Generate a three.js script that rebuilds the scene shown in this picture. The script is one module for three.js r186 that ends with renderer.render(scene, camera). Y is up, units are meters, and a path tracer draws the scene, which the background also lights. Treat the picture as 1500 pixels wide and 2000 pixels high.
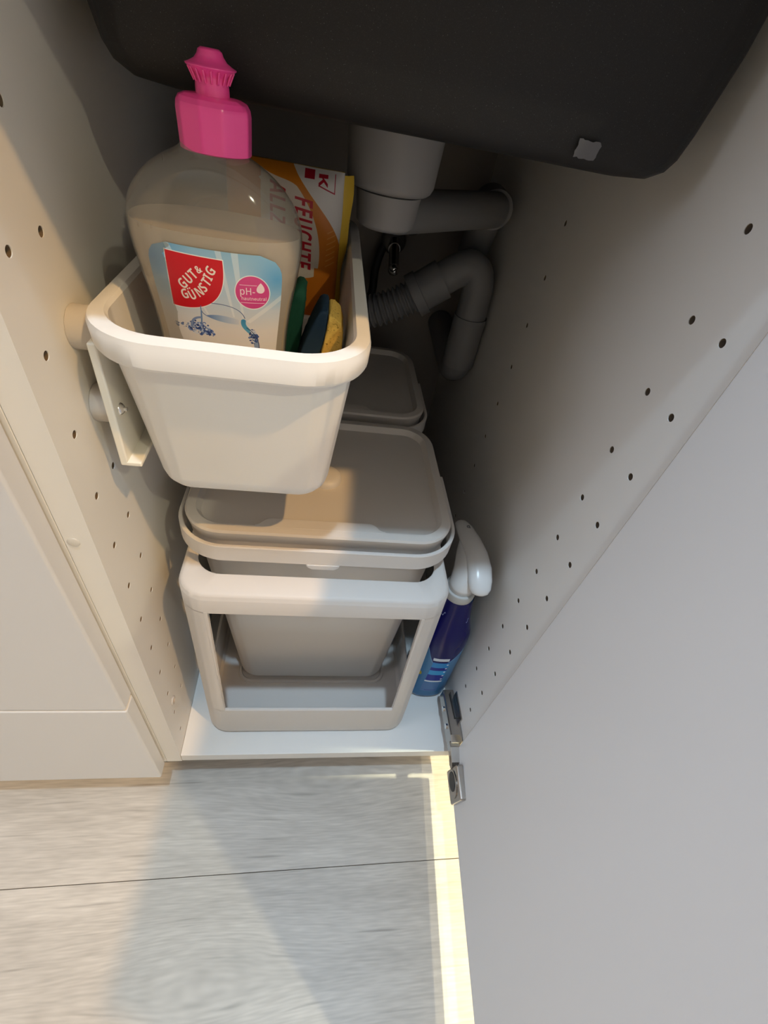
import * as THREE from 'three';
import { RoundedBoxGeometry } from 'three/addons/geometries/RoundedBoxGeometry.js';
import { mergeGeometries, mergeVertices, toCreasedNormals } from 'three/addons/utils/BufferGeometryUtils.js';
import { RectAreaLightUniformsLib } from 'three/addons/lights/RectAreaLightUniformsLib.js';
import { ImprovedNoise } from 'three/addons/math/ImprovedNoise.js';

// ------------------------------------------------------------------ camera, light, exposure
const scene = new THREE.Scene();
const renderer = new THREE.WebGLRenderer({ antialias: true });
renderer.toneMapping = THREE.LinearToneMapping;
renderer.toneMappingExposure = 1.05;
renderer.shadowMap.enabled = true;
renderer.shadowMap.type = THREE.PCFSoftShadowMap;
RectAreaLightUniformsLib.init();
scene.background = new THREE.Color().setRGB(0.5, 0.62, 0.8);

const camera = new THREE.PerspectiveCamera(95.36, 0.75, 0.02, 30);
camera.position.set(0.1401, 0.7689, 0.2316);
camera.quaternion.setFromRotationMatrix(new THREE.Matrix4().makeBasis(
  new THREE.Vector3(0.98481656, 0.15953513, 0.06844629),
  new THREE.Vector3(-0.06597516, 0.70865108, -0.70246774),
  new THREE.Vector3(-0.16057282, 0.6872861, 0.70841667)));
camera.updateMatrixWorld();
scene.add(camera);

const WARM = new THREE.Color().setRGB(1.0, 0.59, 0.22);
const WARM_WHITE = new THREE.Color().setRGB(1.0, 0.91, 0.63);
const COOL_WHITE = new THREE.Color().setRGB(0.62, 0.85, 1.06);
const WARM_SPOT = new THREE.Color().setRGB(1.0, 0.98, 0.66);
const COOL = new THREE.Color().setRGB(1.0, 1.12, 1.34);
const CEIL = 2.5;
// x, z, candela, colour, half angle, penumbra, label
const LAMPS = [
  [1.015, 0.74, 11.2, WARM, 1.1, 0.6, 'round ceiling spotlight right of the open door, nearest the sink cabinet front'],
  [1.42, 1.66, 13, WARM_WHITE, 1.1, 0.6, 'round ceiling spotlight far out in the room behind the photographer'],
  [0.16, 0.42, 5.5, COOL_WHITE, 1.1, 0.6, 'round cool white ceiling spotlight straight above the open door'],
  [1.22, 0.045, 24, WARM_SPOT, 0.43, 0.25, 'narrow round ceiling spotlight over the end of the cabinet run'],
];
const day = new THREE.RectAreaLight(COOL, 2.6, 1.4, 1.25);      // daylight in the window opening
day.position.set(-1.86, 1.6, 0.42);
day.lookAt(1, 1.2, 0.42);
scene.add(day);

// ------------------------------------------------------------------ helpers
let seed = 7;
const rnd = () => { seed = (seed * 1664525 + 1013904223) >>> 0; return seed / 4294967296; };
const noise = new ImprovedNoise();
const V = (x, y, z) => new THREE.Vector3(x, y, z);
const used = {};
function numbered(n) { const k = used[n] = (used[n] ?? -1) + 1; return k ? n + '_' + String(k).padStart(3, '0') : n; }
function mesh(name, geo, mat, parent, label) {
  const m = new THREE.Mesh(Array.isArray(geo) ? mergeGeometries(geo.map(g => norm(g))) : geo, mat);
  m.name = parent && parent !== scene ? name : numbered(name);
  m.castShadow = m.receiveShadow = true;
  if (label) m.userData.label = label;
  (parent || scene).add(m);
  return m;
}
function norm(g) { g = g.index ? g.toNonIndexed() : g; const o = new THREE.BufferGeometry(); for (const k of ['position', 'normal', 'uv']) o.setAttribute(k, g.attributes[k]); return o; }
function thing(name, label, category, group) {
  const o = new THREE.Group(); o.name = numbered(name); scene.add(o);
  o.userData = { label, category }; if (group) o.userData.group = group;
  return o;
}
function tag(o, label, category, group) { Object.assign(o.userData, { label, category }); if (group) o.userData.group = group; return o; }
function structure(o) { o.userData.kind = 'structure'; return o; }
function settle(g, x, y, z) { for (const c of g.children) c.position.sub(V(x, y, z)); g.position.add(V(x, y, z)); return g; }
function box(x0, x1, y0, y1, z0, z1, r = 0) {
  const w = x1 - x0, h = y1 - y0, d = z1 - z0;
  const g = r ? new RoundedBoxGeometry(w, h, d, 3, r) : new THREE.BoxGeometry(w, h, d);
  return g.translate((x0 + x1) / 2, (y0 + y1) / 2, (z0 + z1) / 2);
}
function boxUV(g, s = 1) {
  if (g.index) g = g.toNonIndexed();
  const p = g.attributes.position, n = g.attributes.normal, uv = new Float32Array(p.count * 2);
  for (let i = 0; i < p.count; i++) {
    const a = Math.abs(n.getX(i)), b = Math.abs(n.getY(i)), c = Math.abs(n.getZ(i));
    let u, v;
    if (a >= b && a >= c) { u = p.getZ(i); v = p.getY(i); } else if (b >= c) { u = p.getX(i); v = p.getZ(i); } else { u = p.getX(i); v = p.getY(i); }
    uv[2 * i] = u * s; uv[2 * i + 1] = v * s;
  }
  g.setAttribute('uv', new THREE.BufferAttribute(uv, 2));
  return g;
}
// rounded rectangle in plan, counter-clockwise seen from above; n points per corner
function rrect(cx, cz, hw, hd, r, y, n = 8) {
  r = Math.min(r, hw, hd);
  const out = [];
  for (const [sx, sz, a0] of [[1, 1, 0], [-1, 1, 90], [-1, -1, 180], [1, -1, 270]])
    for (let i = 0; i <= n; i++) {
      const a = (a0 + 90 * i / n) * Math.PI / 180;
      out.push(V(cx + sx * (hw - r) + r * Math.cos(a), y, cz + sz * (hd - r) + r * Math.sin(a)));
    }
  return out;
}
function oval(cx, cz, hw, hd, y, e = 2, n = 40) {           // superellipse ring
  const out = [];
  for (let i = 0; i < n; i++) {
    const a = i / n * Math.PI * 2, c = Math.cos(a), s = Math.sin(a);
    out.push(V(cx + hw * Math.sign(c) * Math.abs(c) ** (2 / e), y, cz + hd * Math.sign(s) * Math.abs(s) ** (2 / e)));
  }
  return out;
}
function loft(rings, { cap0 = true, cap1 = true, crease = 0.6, closed = true, flip = false } = {}) {
  const n = rings[0].length, pos = [], uv = [], idx = [];
  rings.forEach((r, j) => r.forEach((p, i) => { pos.push(p.x, p.y, p.z); uv.push(i / n, j / (rings.length - 1)); }));
  const m = closed ? n : n - 1;
  for (let j = 0; j + 1 < rings.length; j++) for (let i = 0; i < m; i++) {
    const a = j * n + i, b = j * n + (i + 1) % n, c = a + n, d = b + n;
    idx.push(a, c, b, b, c, d);
  }
  const capOff = (j, rev) => {
    const base = pos.length / 3, c = V(0, 0, 0); rings[j].forEach(p => c.add(p)); c.divideScalar(n);
    pos.push(c.x, c.y, c.z); uv.push(0.5, 0.5);
    for (let i = 0; i < n; i++) { const a = j * n + i, b = j * n + (i + 1) % n; rev ? idx.push(base, a, b) : idx.push(base, b, a); }
  };
  if (cap0) capOff(0, true);
  if (cap1) capOff(rings.length - 1, false);
  if (flip) for (let i = 0; i < idx.length; i += 3) [idx[i], idx[i + 1]] = [idx[i + 1], idx[i]];
  let g = new THREE.BufferGeometry();
  g.setAttribute('position', new THREE.Float32BufferAttribute(pos, 3));
  g.setAttribute('uv', new THREE.Float32BufferAttribute(uv, 2));
  g.setIndex(idx); g.computeVertexNormals();
  return crease ? toCreasedNormals(g, crease) : g;
}
function extrude(pts, depth, bevel = 0, holes = [], curve = 12) {      // pts: [x,y] polygon or a Shape
  const s = pts instanceof THREE.Shape ? pts : new THREE.Shape(pts.map(p => new THREE.Vector2(...p)));
  for (const h of holes) s.holes.push(h);
  return new THREE.ExtrudeGeometry(s, { depth: depth - 2 * bevel, bevelEnabled: bevel > 0, bevelSize: bevel, bevelThickness: bevel, bevelOffset: -bevel, bevelSegments: 2, curveSegments: curve }).translate(0, 0, bevel);
}
function tube(pts, r, seg = 48, rs = 20) { return new THREE.TubeGeometry(new THREE.CatmullRomCurve3(pts.map(p => V(...p))), seg, r, rs); }
function rod(a, b, r, r2 = r, rs = 28) {
  const A = V(...a), B = V(...b), d = B.clone().sub(A), g = new THREE.CylinderGeometry(r2, r, d.length(), rs);
  g.applyQuaternion(new THREE.Quaternion().setFromUnitVectors(V(0, 1, 0), d.clone().normalize()));
  return g.translate((A.x + B.x) / 2, (A.y + B.y) / 2, (A.z + B.z) / 2);
}
function lathe(prof, x, y, z, n = 40) { return new THREE.LatheGeometry(prof.map(p => new THREE.Vector2(...p)), n).translate(x, y, z); }
function std(r, g, b, rough = 0.5, extra = {}) { return new THREE.MeshStandardMaterial({ color: new THREE.Color().setRGB(r, g, b), roughness: rough, side: THREE.DoubleSide, ...extra }); }
function phys(r, g, b, rough, extra = {}) { return new THREE.MeshPhysicalMaterial({ color: new THREE.Color().setRGB(r, g, b), roughness: rough, side: THREE.DoubleSide, ...extra }); }
function canvasTex(w, h, draw) {
  const c = document.createElement('canvas'); c.width = w; c.height = h; draw(c.getContext('2d'), w, h);
  const t = new THREE.CanvasTexture(c); t.colorSpace = THREE.SRGBColorSpace; t.anisotropy = 8; return t;
}
function dataTex(w, h, f, srgb = true) {
  const d = new Uint8Array(w * h * 4);
  for (let y = 0; y < h; y++) for (let x = 0; x < w; x++) { const c = f(x, y); const i = 4 * (y * w + x); d[i] = c[0]; d[i + 1] = c[1]; d[i + 2] = c[2]; d[i + 3] = 255; }
  const t = new THREE.DataTexture(d, w, h); t.magFilter = THREE.LinearFilter; t.minFilter = THREE.LinearMipmapLinearFilter; t.generateMipmaps = true;
  t.wrapS = t.wrapT = THREE.RepeatWrapping; if (srgb) t.colorSpace = THREE.SRGBColorSpace; t.needsUpdate = true; return t;
}
const cl = v => Math.max(0, Math.min(255, v));

// ------------------------------------------------------------------ materials
const fineBump = dataTex(256, 256, () => { const v = 110 + rnd() * 60; return [v, v, v]; }, false);
const M = {
  melamine: std(0.80, 0.78, 0.745, 0.42),
  front: std(0.67, 0.665, 0.675, 0.36),  // darker and bluer than door: weaker, cooler light put into its colour
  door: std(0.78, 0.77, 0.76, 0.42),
  edge: std(0.77, 0.735, 0.67, 0.4),  // yellower than melamine: warm light on the strip put into its colour
  wall: std(0.6, 0.585, 0.56, 0.9),
  ceiling: std(0.86, 0.85, 0.83, 0.9),
  tub: phys(0.88, 0.865, 0.85, 0.34),
  bracket: std(0.84, 0.80, 0.70, 0.4),
  standoff: std(0.55, 0.51, 0.47, 0.5),
  grey: std(0.72, 0.685, 0.65, 0.5, { bumpMap: fineBump, bumpScale: 0.00006 }),
  greyLid: std(0.65, 0.61, 0.565, 0.42, { bumpMap: fineBump, bumpScale: 0.00006 }),
  whiteTab: std(0.85, 0.84, 0.83, 0.35),
  pipe: std(0.33, 0.325, 0.33, 0.5),
  pipeDark: std(0.22, 0.22, 0.225, 0.5),
  gasket: std(0.02, 0.02, 0.02, 0.6),
  chrome: std(0.46, 0.43, 0.4, 0.2, { metalness: 1 }),
  chromeBright: std(0.85, 0.84, 0.82, 0.1, { metalness: 1 }),
  slot: std(0.03, 0.03, 0.03, 0.5),
  hole: std(0.16, 0.115, 0.075, 0.9),
  pink: phys(0.93, 0.075, 0.36, 0.3, { clearcoat: 0.4, clearcoatRoughness: 0.25 }),
};

// ------------------------------------------------------------------ floor of grey oak laminate planks
function plankTexture(s0, knots) {
  const W = 2048, H = 384;                                    // 1.28 m by 0.24 m
  return dataTex(W, H, (px, py) => {
    let u = px / W * 1.28, v = py / H * 0.24, cx = u, cv = v, ring = 0;
    for (const [ku, kv, kr] of knots) {
      const du = (u - ku) / 2.3, dv = v - kv, d = Math.sqrt(du * du + dv * dv), f = Math.exp(-d * d / (kr * kr));
      cv += f * dv * -0.75; ring += f * Math.sin(d * 420 + 2.5 * noise.noise(u * 30, v * 30, s0)) * 0.55 + f * f * -0.25;
    }
    const n1 = noise.noise(cx * 4, cv * 26, s0), n2 = noise.noise(cx * 9, cv * 120, s0 + 5), n3 = noise.noise(cx * 26, cv * 420, s0 + 9), n4 = noise.noise(cx * 55, cv * 560, s0 + 2);
    const w = noise.noise(cx * 3 + 4, cv * 9, s0 + 20), sm = noise.noise(cx * 14, cv * 40, s0 + 31);
    const cloud = noise.noise(cx * 7, cv * 16, s0 + 61) + 0.5 * noise.noise(cx * 16, cv * 38, s0 + 71);
    let k = n1 * 6 + n2 * 6 + n3 * 11 + n4 * 11 + w * 8 + ring * 5 + cloud * 9 - Math.max(0, sm - 0.3) * 16;
    const vein = noise.noise(cx * 12, cv * 260, s0 + 44); if (vein > 0.45) k -= (vein - 0.45) * 90;
    return [cl(190 + k), cl(183 + k * 1.0), cl(174 + k * 0.98)];
  });
}
const plankMats = [[1.3, [[0.62, 0.1, 0.05]]], [6.1, [[0.75, 0.12, 0.045], [0.3, 0.09, 0.04]]], [11.7, []], [17.2, [[0.95, 0.07, 0.04]]]].map(([s, k]) =>
  new THREE.MeshStandardMaterial({ map: plankTexture(s, k), roughness: 0.42 }));
const floor = new THREE.Group(); floor.name = 'floor'; structure(floor); scene.add(floor);
floor.rotation.y = 0.0106;
{
  mesh('underlay', box(-2.2, 2.5, -0.05, -0.0085, -0.75, 2.9), std(0.12, 0.11, 0.1, 0.9), floor);
  const PL = 1.28, PW = 0.1905, gap = 0.0006;
  const g = new RoundedBoxGeometry(PL - gap, 0.008, PW - gap, 2, 0.0006).translate(0, -0.004, 0);
  const p = g.attributes.position, uv = g.attributes.uv;
  for (let i = 0; i < p.count; i++) uv.setXY(i, (p.getX(i) + PL / 2) / 1.28, (p.getZ(i) + PW / 2) / 0.24 + 0.08);
  for (let row = -4; row < 15; row++) for (let k = 0; k < 4; k++) {
    const off = ((row * 0.43 % 1) + 1) % 1 * PL;
    const x = (row === 0 ? -2.35 : row === 1 ? -2.62 : -2.6 + off) + k * PL;
    const m = mesh('plank', g, plankMats[row === 0 ? 0 : row === 1 ? 1 : ((row * 7 + k * 3) % 4 + 4) % 4], floor);
    m.position.set(x, 0, 0.1217 - PW / 2 + row * PW);
  }
}
// ------------------------------------------------------------------ room shell
const RX0 = -2.0, RX1 = 2.3, RZ0 = -0.6, RZ1 = 2.7;
structure(mesh('wall_back', box(RX0 - 0.15, RX1 + 0.15, -0.05, CEIL, RZ0 - 0.15, RZ0), M.wall));
structure(mesh('wall_right', box(RX1, RX1 + 0.15, -0.05, CEIL, RZ0, RZ1), M.wall));
structure(mesh('wall_front', box(RX0 - 0.15, RX1 + 0.15, -0.05, CEIL, RZ1, RZ1 + 0.15), M.wall));
structure(mesh('wall_left', [
  box(RX0 - 0.15, RX0, -0.05, 0.95, RZ0, RZ1), box(RX0 - 0.15, RX0, 2.25, CEIL, RZ0, RZ1),
  box(RX0 - 0.15, RX0, 0.95, 2.25, RZ0, -0.33), box(RX0 - 0.15, RX0, 0.95, 2.25, 1.17, RZ1)], M.wall));
structure(mesh('ceiling', box(RX0 - 0.15, RX1 + 0.15, CEIL, CEIL + 0.15, RZ0 - 0.15, RZ1 + 0.15), M.ceiling));
{
  const w = new THREE.Group(); w.name = 'window_1'; structure(w); scene.add(w);
  const f = [];
  const a0 = -0.33, a1 = 1.17, am = 0.42;
  f.push(box(-2.1, -2.04, 0.95, 1.01, a0, a1), box(-2.1, -2.04, 2.19, 2.25, a0, a1), box(-2.1, -2.04, 1.01, 2.19, a0, a0 + 0.06), box(-2.1, -2.04, 1.01, 2.19, a1 - 0.06, a1), box(-2.1, -2.04, 1.01, 2.19, am - 0.03, am + 0.03));
  mesh('window_frame', f, M.front, w);
  const glass = phys(1, 1, 1, 0.02, { transmission: 1, thickness: 0 });
  mesh('pane', box(-2.075, -2.07, 1.01, 2.19, a0 + 0.06, am - 0.03), glass, w); mesh('pane', box(-2.075, -2.07, 1.01, 2.19, am + 0.03, a1 - 0.06), glass, w);
}
// ------------------------------------------------------------------ ceiling lamps
for (const [x, z, cd, col, ang, pen, label] of LAMPS) {
  const R = col === COOL_WHITE ? 0.11 : 0.037;
  const t = thing('ceiling_spotlight', label, 'lamp', 'ceiling spotlights of the kitchen');
  mesh('ring', new THREE.TorusGeometry(R + 0.005, 0.006, 10, 40).rotateX(Math.PI / 2).translate(x, CEIL - 0.003, z), M.chrome, t);
  mesh('lamp_face', new THREE.CylinderGeometry(R, R, 0.004, 48).translate(x, CEIL - 0.0025, z), std(0.9, 0.9, 0.9, 0.5, { emissive: col, emissiveIntensity: 10 }), t);
  const l = new THREE.SpotLight(col, cd, 0, ang, pen, 2);
  l.position.set(x, CEIL - 0.012, z); l.target.position.set(x, 0, z); l.castShadow = true; l.shadow.radius = 1.6; l.shadow.mapSize.set(2048, 2048);
  t.add(l); t.add(l.target);
  settle(t, x, CEIL, z);
}

// ------------------------------------------------------------------ sink cabinet
const W = 0.3658, ZF = 0.0113, ZB = -0.566, YB = 0.08, YF = 0.098, YT = 0.88;
function sidePanel(xin, rows) {                     // drilled face on the plane x = xin, body towards -x
  const s = new THREE.Shape([[ZB, YB], [ZF, YB], [ZF, YT], [ZB, YT]].map(p => new THREE.Vector2(...p)));
  const hs = [];
  for (const [z, y0, n] of rows) for (let i = 0; i < n; i++) { const h = new THREE.Path(); h.absarc(z, y0 + 0.05 * i, 0.0027, 0, Math.PI * 2, true); hs.push(h); }
  const g = extrude(s, 0.013, 0, hs, 16);
  return g.applyMatrix4(new THREE.Matrix4().makeBasis(V(0, 0, 1), V(0, 1, 0), V(-1, 0, 0))).translate(xin, 0, 0);
}
const holeGeo = mergeGeometries([new THREE.CylinderGeometry(0.00268, 0.00268, 0.0118, 16, 1, true).translate(0, -0.0064, 0), new THREE.CircleGeometry(0.00268, 16).rotateX(-Math.PI / 2).translate(0, -0.0122, 0)]).rotateZ(-Math.PI / 2);
function pinHoles(panel, x, flip, rows) {            // raw chipboard lining of every shelf pin hole
  for (const [z, y0, n] of rows) for (let i = 0; i < n; i++) { const m = mesh('shelf_pin_hole', holeGeo, M.hole, panel); m.position.set(x, y0 + 0.05 * i, z); if (flip) m.rotation.y = Math.PI; }
}
const cab = thing('sink_cabinet', 'white base cabinet under the sink, standing open with rows of shelf pin holes', 'cabinet');
const RL = [[-0.0106, 0.131, 15], [-0.0427, 0.181, 14], [-0.2698, 0.131, 15]], RR = [[-0.0106, 0.1353, 15], [-0.0427, 0.1853, 14], [-0.2698, 0.1353, 15]];
pinHoles(mesh('side_panel', [sidePanel(0, RL), box(-0.018, -0.013, YB, YT, ZB, ZF)], M.melamine, cab), 0, false, RL);
{
  const g = sidePanel(0, RR).applyMatrix4(new THREE.Matrix4().makeTranslation(0.013, 0, 0));
  // drilled towards the inside (-x face), solid skin outside
  pinHoles(mesh('side_panel', [g.translate(W, 0, 0), box(W + 0.013, W + 0.018, YB, YT, ZB, ZF)], M.melamine, cab), W, true, RR);
}
mesh('bottom_panel', box(0.0002, W - 0.0002, YB, YF, ZB, ZF - 0.0006, 0.0008), M.melamine, cab);
mesh('back_panel', box(0.0002, W - 0.0002, YF, YT, ZB, ZB + 0.006), std(0.3, 0.27, 0.245, 0.7), cab);  // dark base colour stands in for the deep shade below the sink
mesh('top_rail', box(0.0002, W - 0.0002, YT - 0.018, YT, ZF - 0.06, ZF - 0.001), M.melamine, cab);
mesh('cover_cap', new THREE.TorusGeometry(0.0042, 0.0013, 8, 24).rotateY(Math.PI / 2).translate(0.0006, 0.2035, -0.0147), M.standoff, cab, 'grey plastic cam cap');
mesh('bumper', new THREE.SphereGeometry(0.0048, 20, 10, 0, Math.PI * 2, 0, Math.PI / 2).scale(0.85, 0.3, 0.85).rotateX(Math.PI / 2).translate(-0.0125, 0.508, ZF), phys(0.9, 0.88, 0.84, 0.25, { transmission: 0.6, thickness: 0 }), cab, 'small clear door bumper');
// door, opened a little less than square, inner face towards the camera
const dA = Math.atan(0.067), dX = x => x;
{
  const L = 0.397, dh = new THREE.Group();
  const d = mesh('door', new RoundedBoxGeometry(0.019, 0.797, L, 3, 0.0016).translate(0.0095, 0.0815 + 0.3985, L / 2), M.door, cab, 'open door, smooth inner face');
  d.position.set(0.3598, 0, 0.0165); d.rotation.y = -dA;
  d.updateMatrix();
}
// concealed hinge
{
  const h = new THREE.Group(); h.name = 'hinge'; h.position.x = 0.003; h.userData.label = 'shiny metal concealed hinge'; cab.add(h);
  const arm = [
    [-0.060, 0.1155], [-0.060, 0.136], [0.004, 0.140], [0.0125, 0.136], [0.0125, 0.118], [0.002, 0.1135]];
  // arm body: profile in z-y, thickness in x
  const toX = g => g.applyMatrix4(new THREE.Matrix4().makeBasis(V(0, 0, 1), V(0, 1, 0), V(-1, 0, 0)));
  mesh('hinge_arm', toX(extrude(arm, 0.0165, 0.0016)).translate(0.3625, 0, 0), M.chrome, h);
  mesh('mounting_plate', [box(0.3612, 0.3656, 0.106, 0.150, -0.052, -0.012, 0.001)], M.chrome, h);
  mesh('slot', [box(0.3555, 0.3565, 0.134, 0.1401, -0.055, -0.018), box(0.3555, 0.361, 0.134, 0.1405, -0.0195, -0.0183)], M.slot, h);
  mesh('screw', [rod([0.3472, 0.127, -0.036], [0.3445, 0.127, -0.036], 0.0036), rod([0.3472, 0.127, -0.012], [0.3445, 0.127, -0.012], 0.0036)], M.chromeBright, h);
  mesh('link', [toX(extrude([[0.010, 0.121], [0.010, 0.134], [0.018, 0.1345], [0.035, 0.129], [0.041, 0.122], [0.035, 0.117], [0.022, 0.122]], 0.014, 0.001)).translate(0.3585, 0, 0)], M.chrome, h);
  mesh('hinge_cup', [new RoundedBoxGeometry(0.010, 0.046, 0.040, 3, 0.0025).rotateX(0.12).translate(0.3505, 0.118, 0.0585), rod([0.3445, 0.118, 0.057], [0.3545, 0.118, 0.057], 0.0165)], M.chrome, h);
  mesh('cup_recess', rod([0.344, 0.1185, 0.0545], [0.3446, 0.1185, 0.0545], 0.0115), M.slot, h);
}
settle(cab, W / 2, YB, 0);

// ------------------------------------------------------------------ neighbouring drawer cabinet, plinth, worktop
{
  const t = thing('drawer_cabinet', 'white base cabinet with smooth drawer fronts left of the open sink cabinet', 'cabinet');
  const x1 = -0.0186, x0 = x1 - 0.4;
  mesh('side_panel', box(x1 - 0.018, x1, YB, YT, ZB, ZF, 0.0006), M.edge, t);
  mesh('side_panel', box(x0, x0 + 0.018, YB, YT, ZB, ZF, 0.0006), M.edge, t);
  mesh('bottom_panel', box(x0 + 0.018, x1 - 0.018, YB, YF, ZB, ZF), M.melamine, t);
  mesh('back_panel', box(x0 + 0.018, x1 - 0.018, YF, YT, ZB, ZB + 0.006), M.melamine, t);
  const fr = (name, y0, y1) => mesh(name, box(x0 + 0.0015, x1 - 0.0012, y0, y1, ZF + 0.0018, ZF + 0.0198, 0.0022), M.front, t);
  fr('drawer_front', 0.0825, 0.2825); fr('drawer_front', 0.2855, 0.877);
  settle(t, (x0 + x1) / 2, YB, 0);
}
tag(mesh('plinth', box(-0.42, W + 0.018, 0, YB, -0.09, -0.074, 0.001), M.front), 'white plinth board set back under the cabinets', 'plinth');
{
  const m = std(0.2, 0.17, 0.145, 0.5);
  tag(mesh('worktop', [box(-0.43, 0.392, YT, 0.908, -0.052, 0.033), box(-0.43, 0.392, YT, 0.908, -0.6, -0.535), box(-0.43, 0.005, YT, 0.908, -0.535, -0.052), box(0.363, 0.392, YT, 0.908, -0.535, -0.052)], m), 'kitchen worktop that holds the dark sink', 'worktop');
}
// ------------------------------------------------------------------ sink bowl
{
  const t = thing('sink', 'dark composite stone sink bowl with pale specks hanging above everything', 'sink');
  const tex = dataTex(1024, 1024, () => { const a = rnd(); let v = 7 + rnd() * 15; if (a > 0.9985) v = 80 + rnd() * 80; else if (a > 0.975) v = 42 + rnd() * 26; return [v + 2, v, v + 1]; });
  const mat = new THREE.MeshStandardMaterial({ map: tex, roughness: 0.62, side: THREE.DoubleSide, bumpMap: fineBump, bumpScale: 0.0001 });
  const cx = 0.184, zf = -0.0835, zb = -0.50, cz = (zf + zb) / 2, HD = (zf - zb) / 2;
  const R = (y, hw, hd, r) => rrect(cx, cz, hw, hd, r, y, 10);
  const bowl = loft([R(0.7405, 0.03, 0.08, 0.03), R(0.741, 0.137, HD - 0.018, 0.02), R(0.743, 0.1485, HD - 0.009, 0.02), R(0.748, 0.1555, HD - 0.0035, 0.021), R(0.7545, 0.159, HD - 0.001, 0.022), R(0.766, 0.1625, HD, 0.024), R(0.80, 0.1685, HD + 0.002, 0.026), R(0.9085, 0.172, HD + 0.012, 0.03),
    R(0.9085, 0.186, HD + 0.045, 0.05), R(0.911, 0.19, HD + 0.045, 0.05), R(0.914, 0.185, HD + 0.042, 0.05), R(0.914, 0.165, HD + 0.004, 0.036), R(0.80, 0.158, HD - 0.006, 0.03), R(0.76, 0.148, HD - 0.012, 0.026), R(0.753, 0.1, HD - 0.05, 0.03)], { crease: 0.7 });
  mesh('bowl', boxUV(bowl, 5), mat, t);
  // pale remains of a sticker on the lower right of the front face
  const g = new THREE.PlaneGeometry(0.0135, 0.0085, 8, 6), p = g.attributes.position;
  for (let i = 0; i < p.count; i++) { const e = Math.abs(p.getX(i)) > 0.006 || Math.abs(p.getY(i)) > 0.004; if (e) { p.setX(i, p.getX(i) * (0.85 + rnd() * 0.22)); p.setY(i, p.getY(i) * (0.85 + rnd() * 0.22)); } }
  g.rotateX(0.1).translate(0.2785, 0.7515, zf + 0.0006);
  mesh('sticker_residue', g, std(0.13, 0.13, 0.14, 0.9), t, 'small pale grey patch of sticker residue');
  settle(t, cx, 0.7405, cz);
}
// ------------------------------------------------------------------ drain and trap
{
  const t = thing('sink_drain', 'grey plastic sink drain with cup, elbow pipes and ribbed hose', 'drain pipe');
  const x = 0.1925, z = -0.262;
  mesh('drain_cup', lathe([[0.0, 0.0], [0.034, 0.0], [0.0365, 0.002], [0.0385, 0.006], [0.041, 0.049], [0.041, 0.0512], [0, 0.0512]], x, 0.689, z), M.pipe, t);
  mesh('gasket', new THREE.TorusGeometry(0.0295, 0.0014, 8, 48).rotateX(Math.PI / 2).translate(x, 0.6885, z), M.gasket, t);
  mesh('lower_cup', lathe([[0, 0], [0.022, 0], [0.0265, 0.004], [0.029, 0.026], [0.029, 0.03]], x, 0.659, z), M.pipe, t);
  mesh('drain_outlet', [rod([x + 0.01, 0.671, z - 0.006], [0.334, 0.664, -0.40], 0.0185)], M.pipeDark, t);
  mesh('seal_ring', new THREE.TorusGeometry(0.0195, 0.0016, 8, 40).rotateY(Math.PI / 2 - 0.78).translate(x + 0.033, 0.6695, z - 0.03), M.gasket, t);
  const pv = (a) => a.map(p => V(...p));
  mesh('elbow_pipe', [
    new THREE.TubeGeometry(new THREE.CatmullRomCurve3(pv([[0.268, 0.563, -0.4], [0.289, 0.579, -0.4], [0.308, 0.593, -0.4], [0.322, 0.599, -0.4], [0.333, 0.594, -0.4], [0.339, 0.580, -0.4], [0.341, 0.555, -0.4], [0.3415, 0.53, -0.4]])), 60, 0.0205, 24),
    rod([0.3415, 0.54, -0.4], [0.342, 0.47, -0.4], 0.0225), rod([0.334, 0.664, -0.40], [0.338, 0.664, -0.44], 0.021), rod([0.338, 0.67, -0.43], [0.338, 0.58, -0.47], 0.02)], M.pipeDark, t);
  mesh('coupling', [rod([0.262, 0.558, -0.4], [0.292, 0.581, -0.4], 0.0245), rod([0.2575, 0.5545, -0.4], [0.2675, 0.562, -0.4], 0.0275)], M.pipeDark, t);
  mesh('trap_bend', new THREE.TubeGeometry(new THREE.CatmullRomCurve3(pv([[0.342, 0.478, -0.4], [0.342, 0.465, -0.404], [0.342, 0.455, -0.42], [0.342, 0.455, -0.45], [0.342, 0.46, -0.5], [0.342, 0.465, -0.559]])), 40, 0.0205, 20), M.pipeDark, t);
  // corrugated hose: tube with ribs along it
  const cur = new THREE.CatmullRomCurve3(pv([[0.263, 0.559, -0.4], [0.235, 0.541, -0.4], [0.2, 0.525, -0.405], [0.15, 0.52, -0.43], [0.1, 0.535, -0.47], [0.08, 0.56, -0.558]]));
  const hg = new THREE.TubeGeometry(cur, 420, 0.019, 24), hp = hg.attributes.position, hn = hg.attributes.normal;
  for (let i = 0; i < hp.count; i++) { const k = Math.floor(i / 25), o = Math.sin(k / 420 * Math.PI * 2 * 42) * 0.0022; hp.setXYZ(i, hp.getX(i) + hn.getX(i) * o, hp.getY(i) + hn.getY(i) * o, hp.getZ(i) + hn.getZ(i) * o); }
  hg.computeVertexNormals();
  mesh('ribbed_hose', hg, M.pipeDark, t, 'dark ribbed hose');
  settle(t, x, 0.659, z);
}
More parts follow.
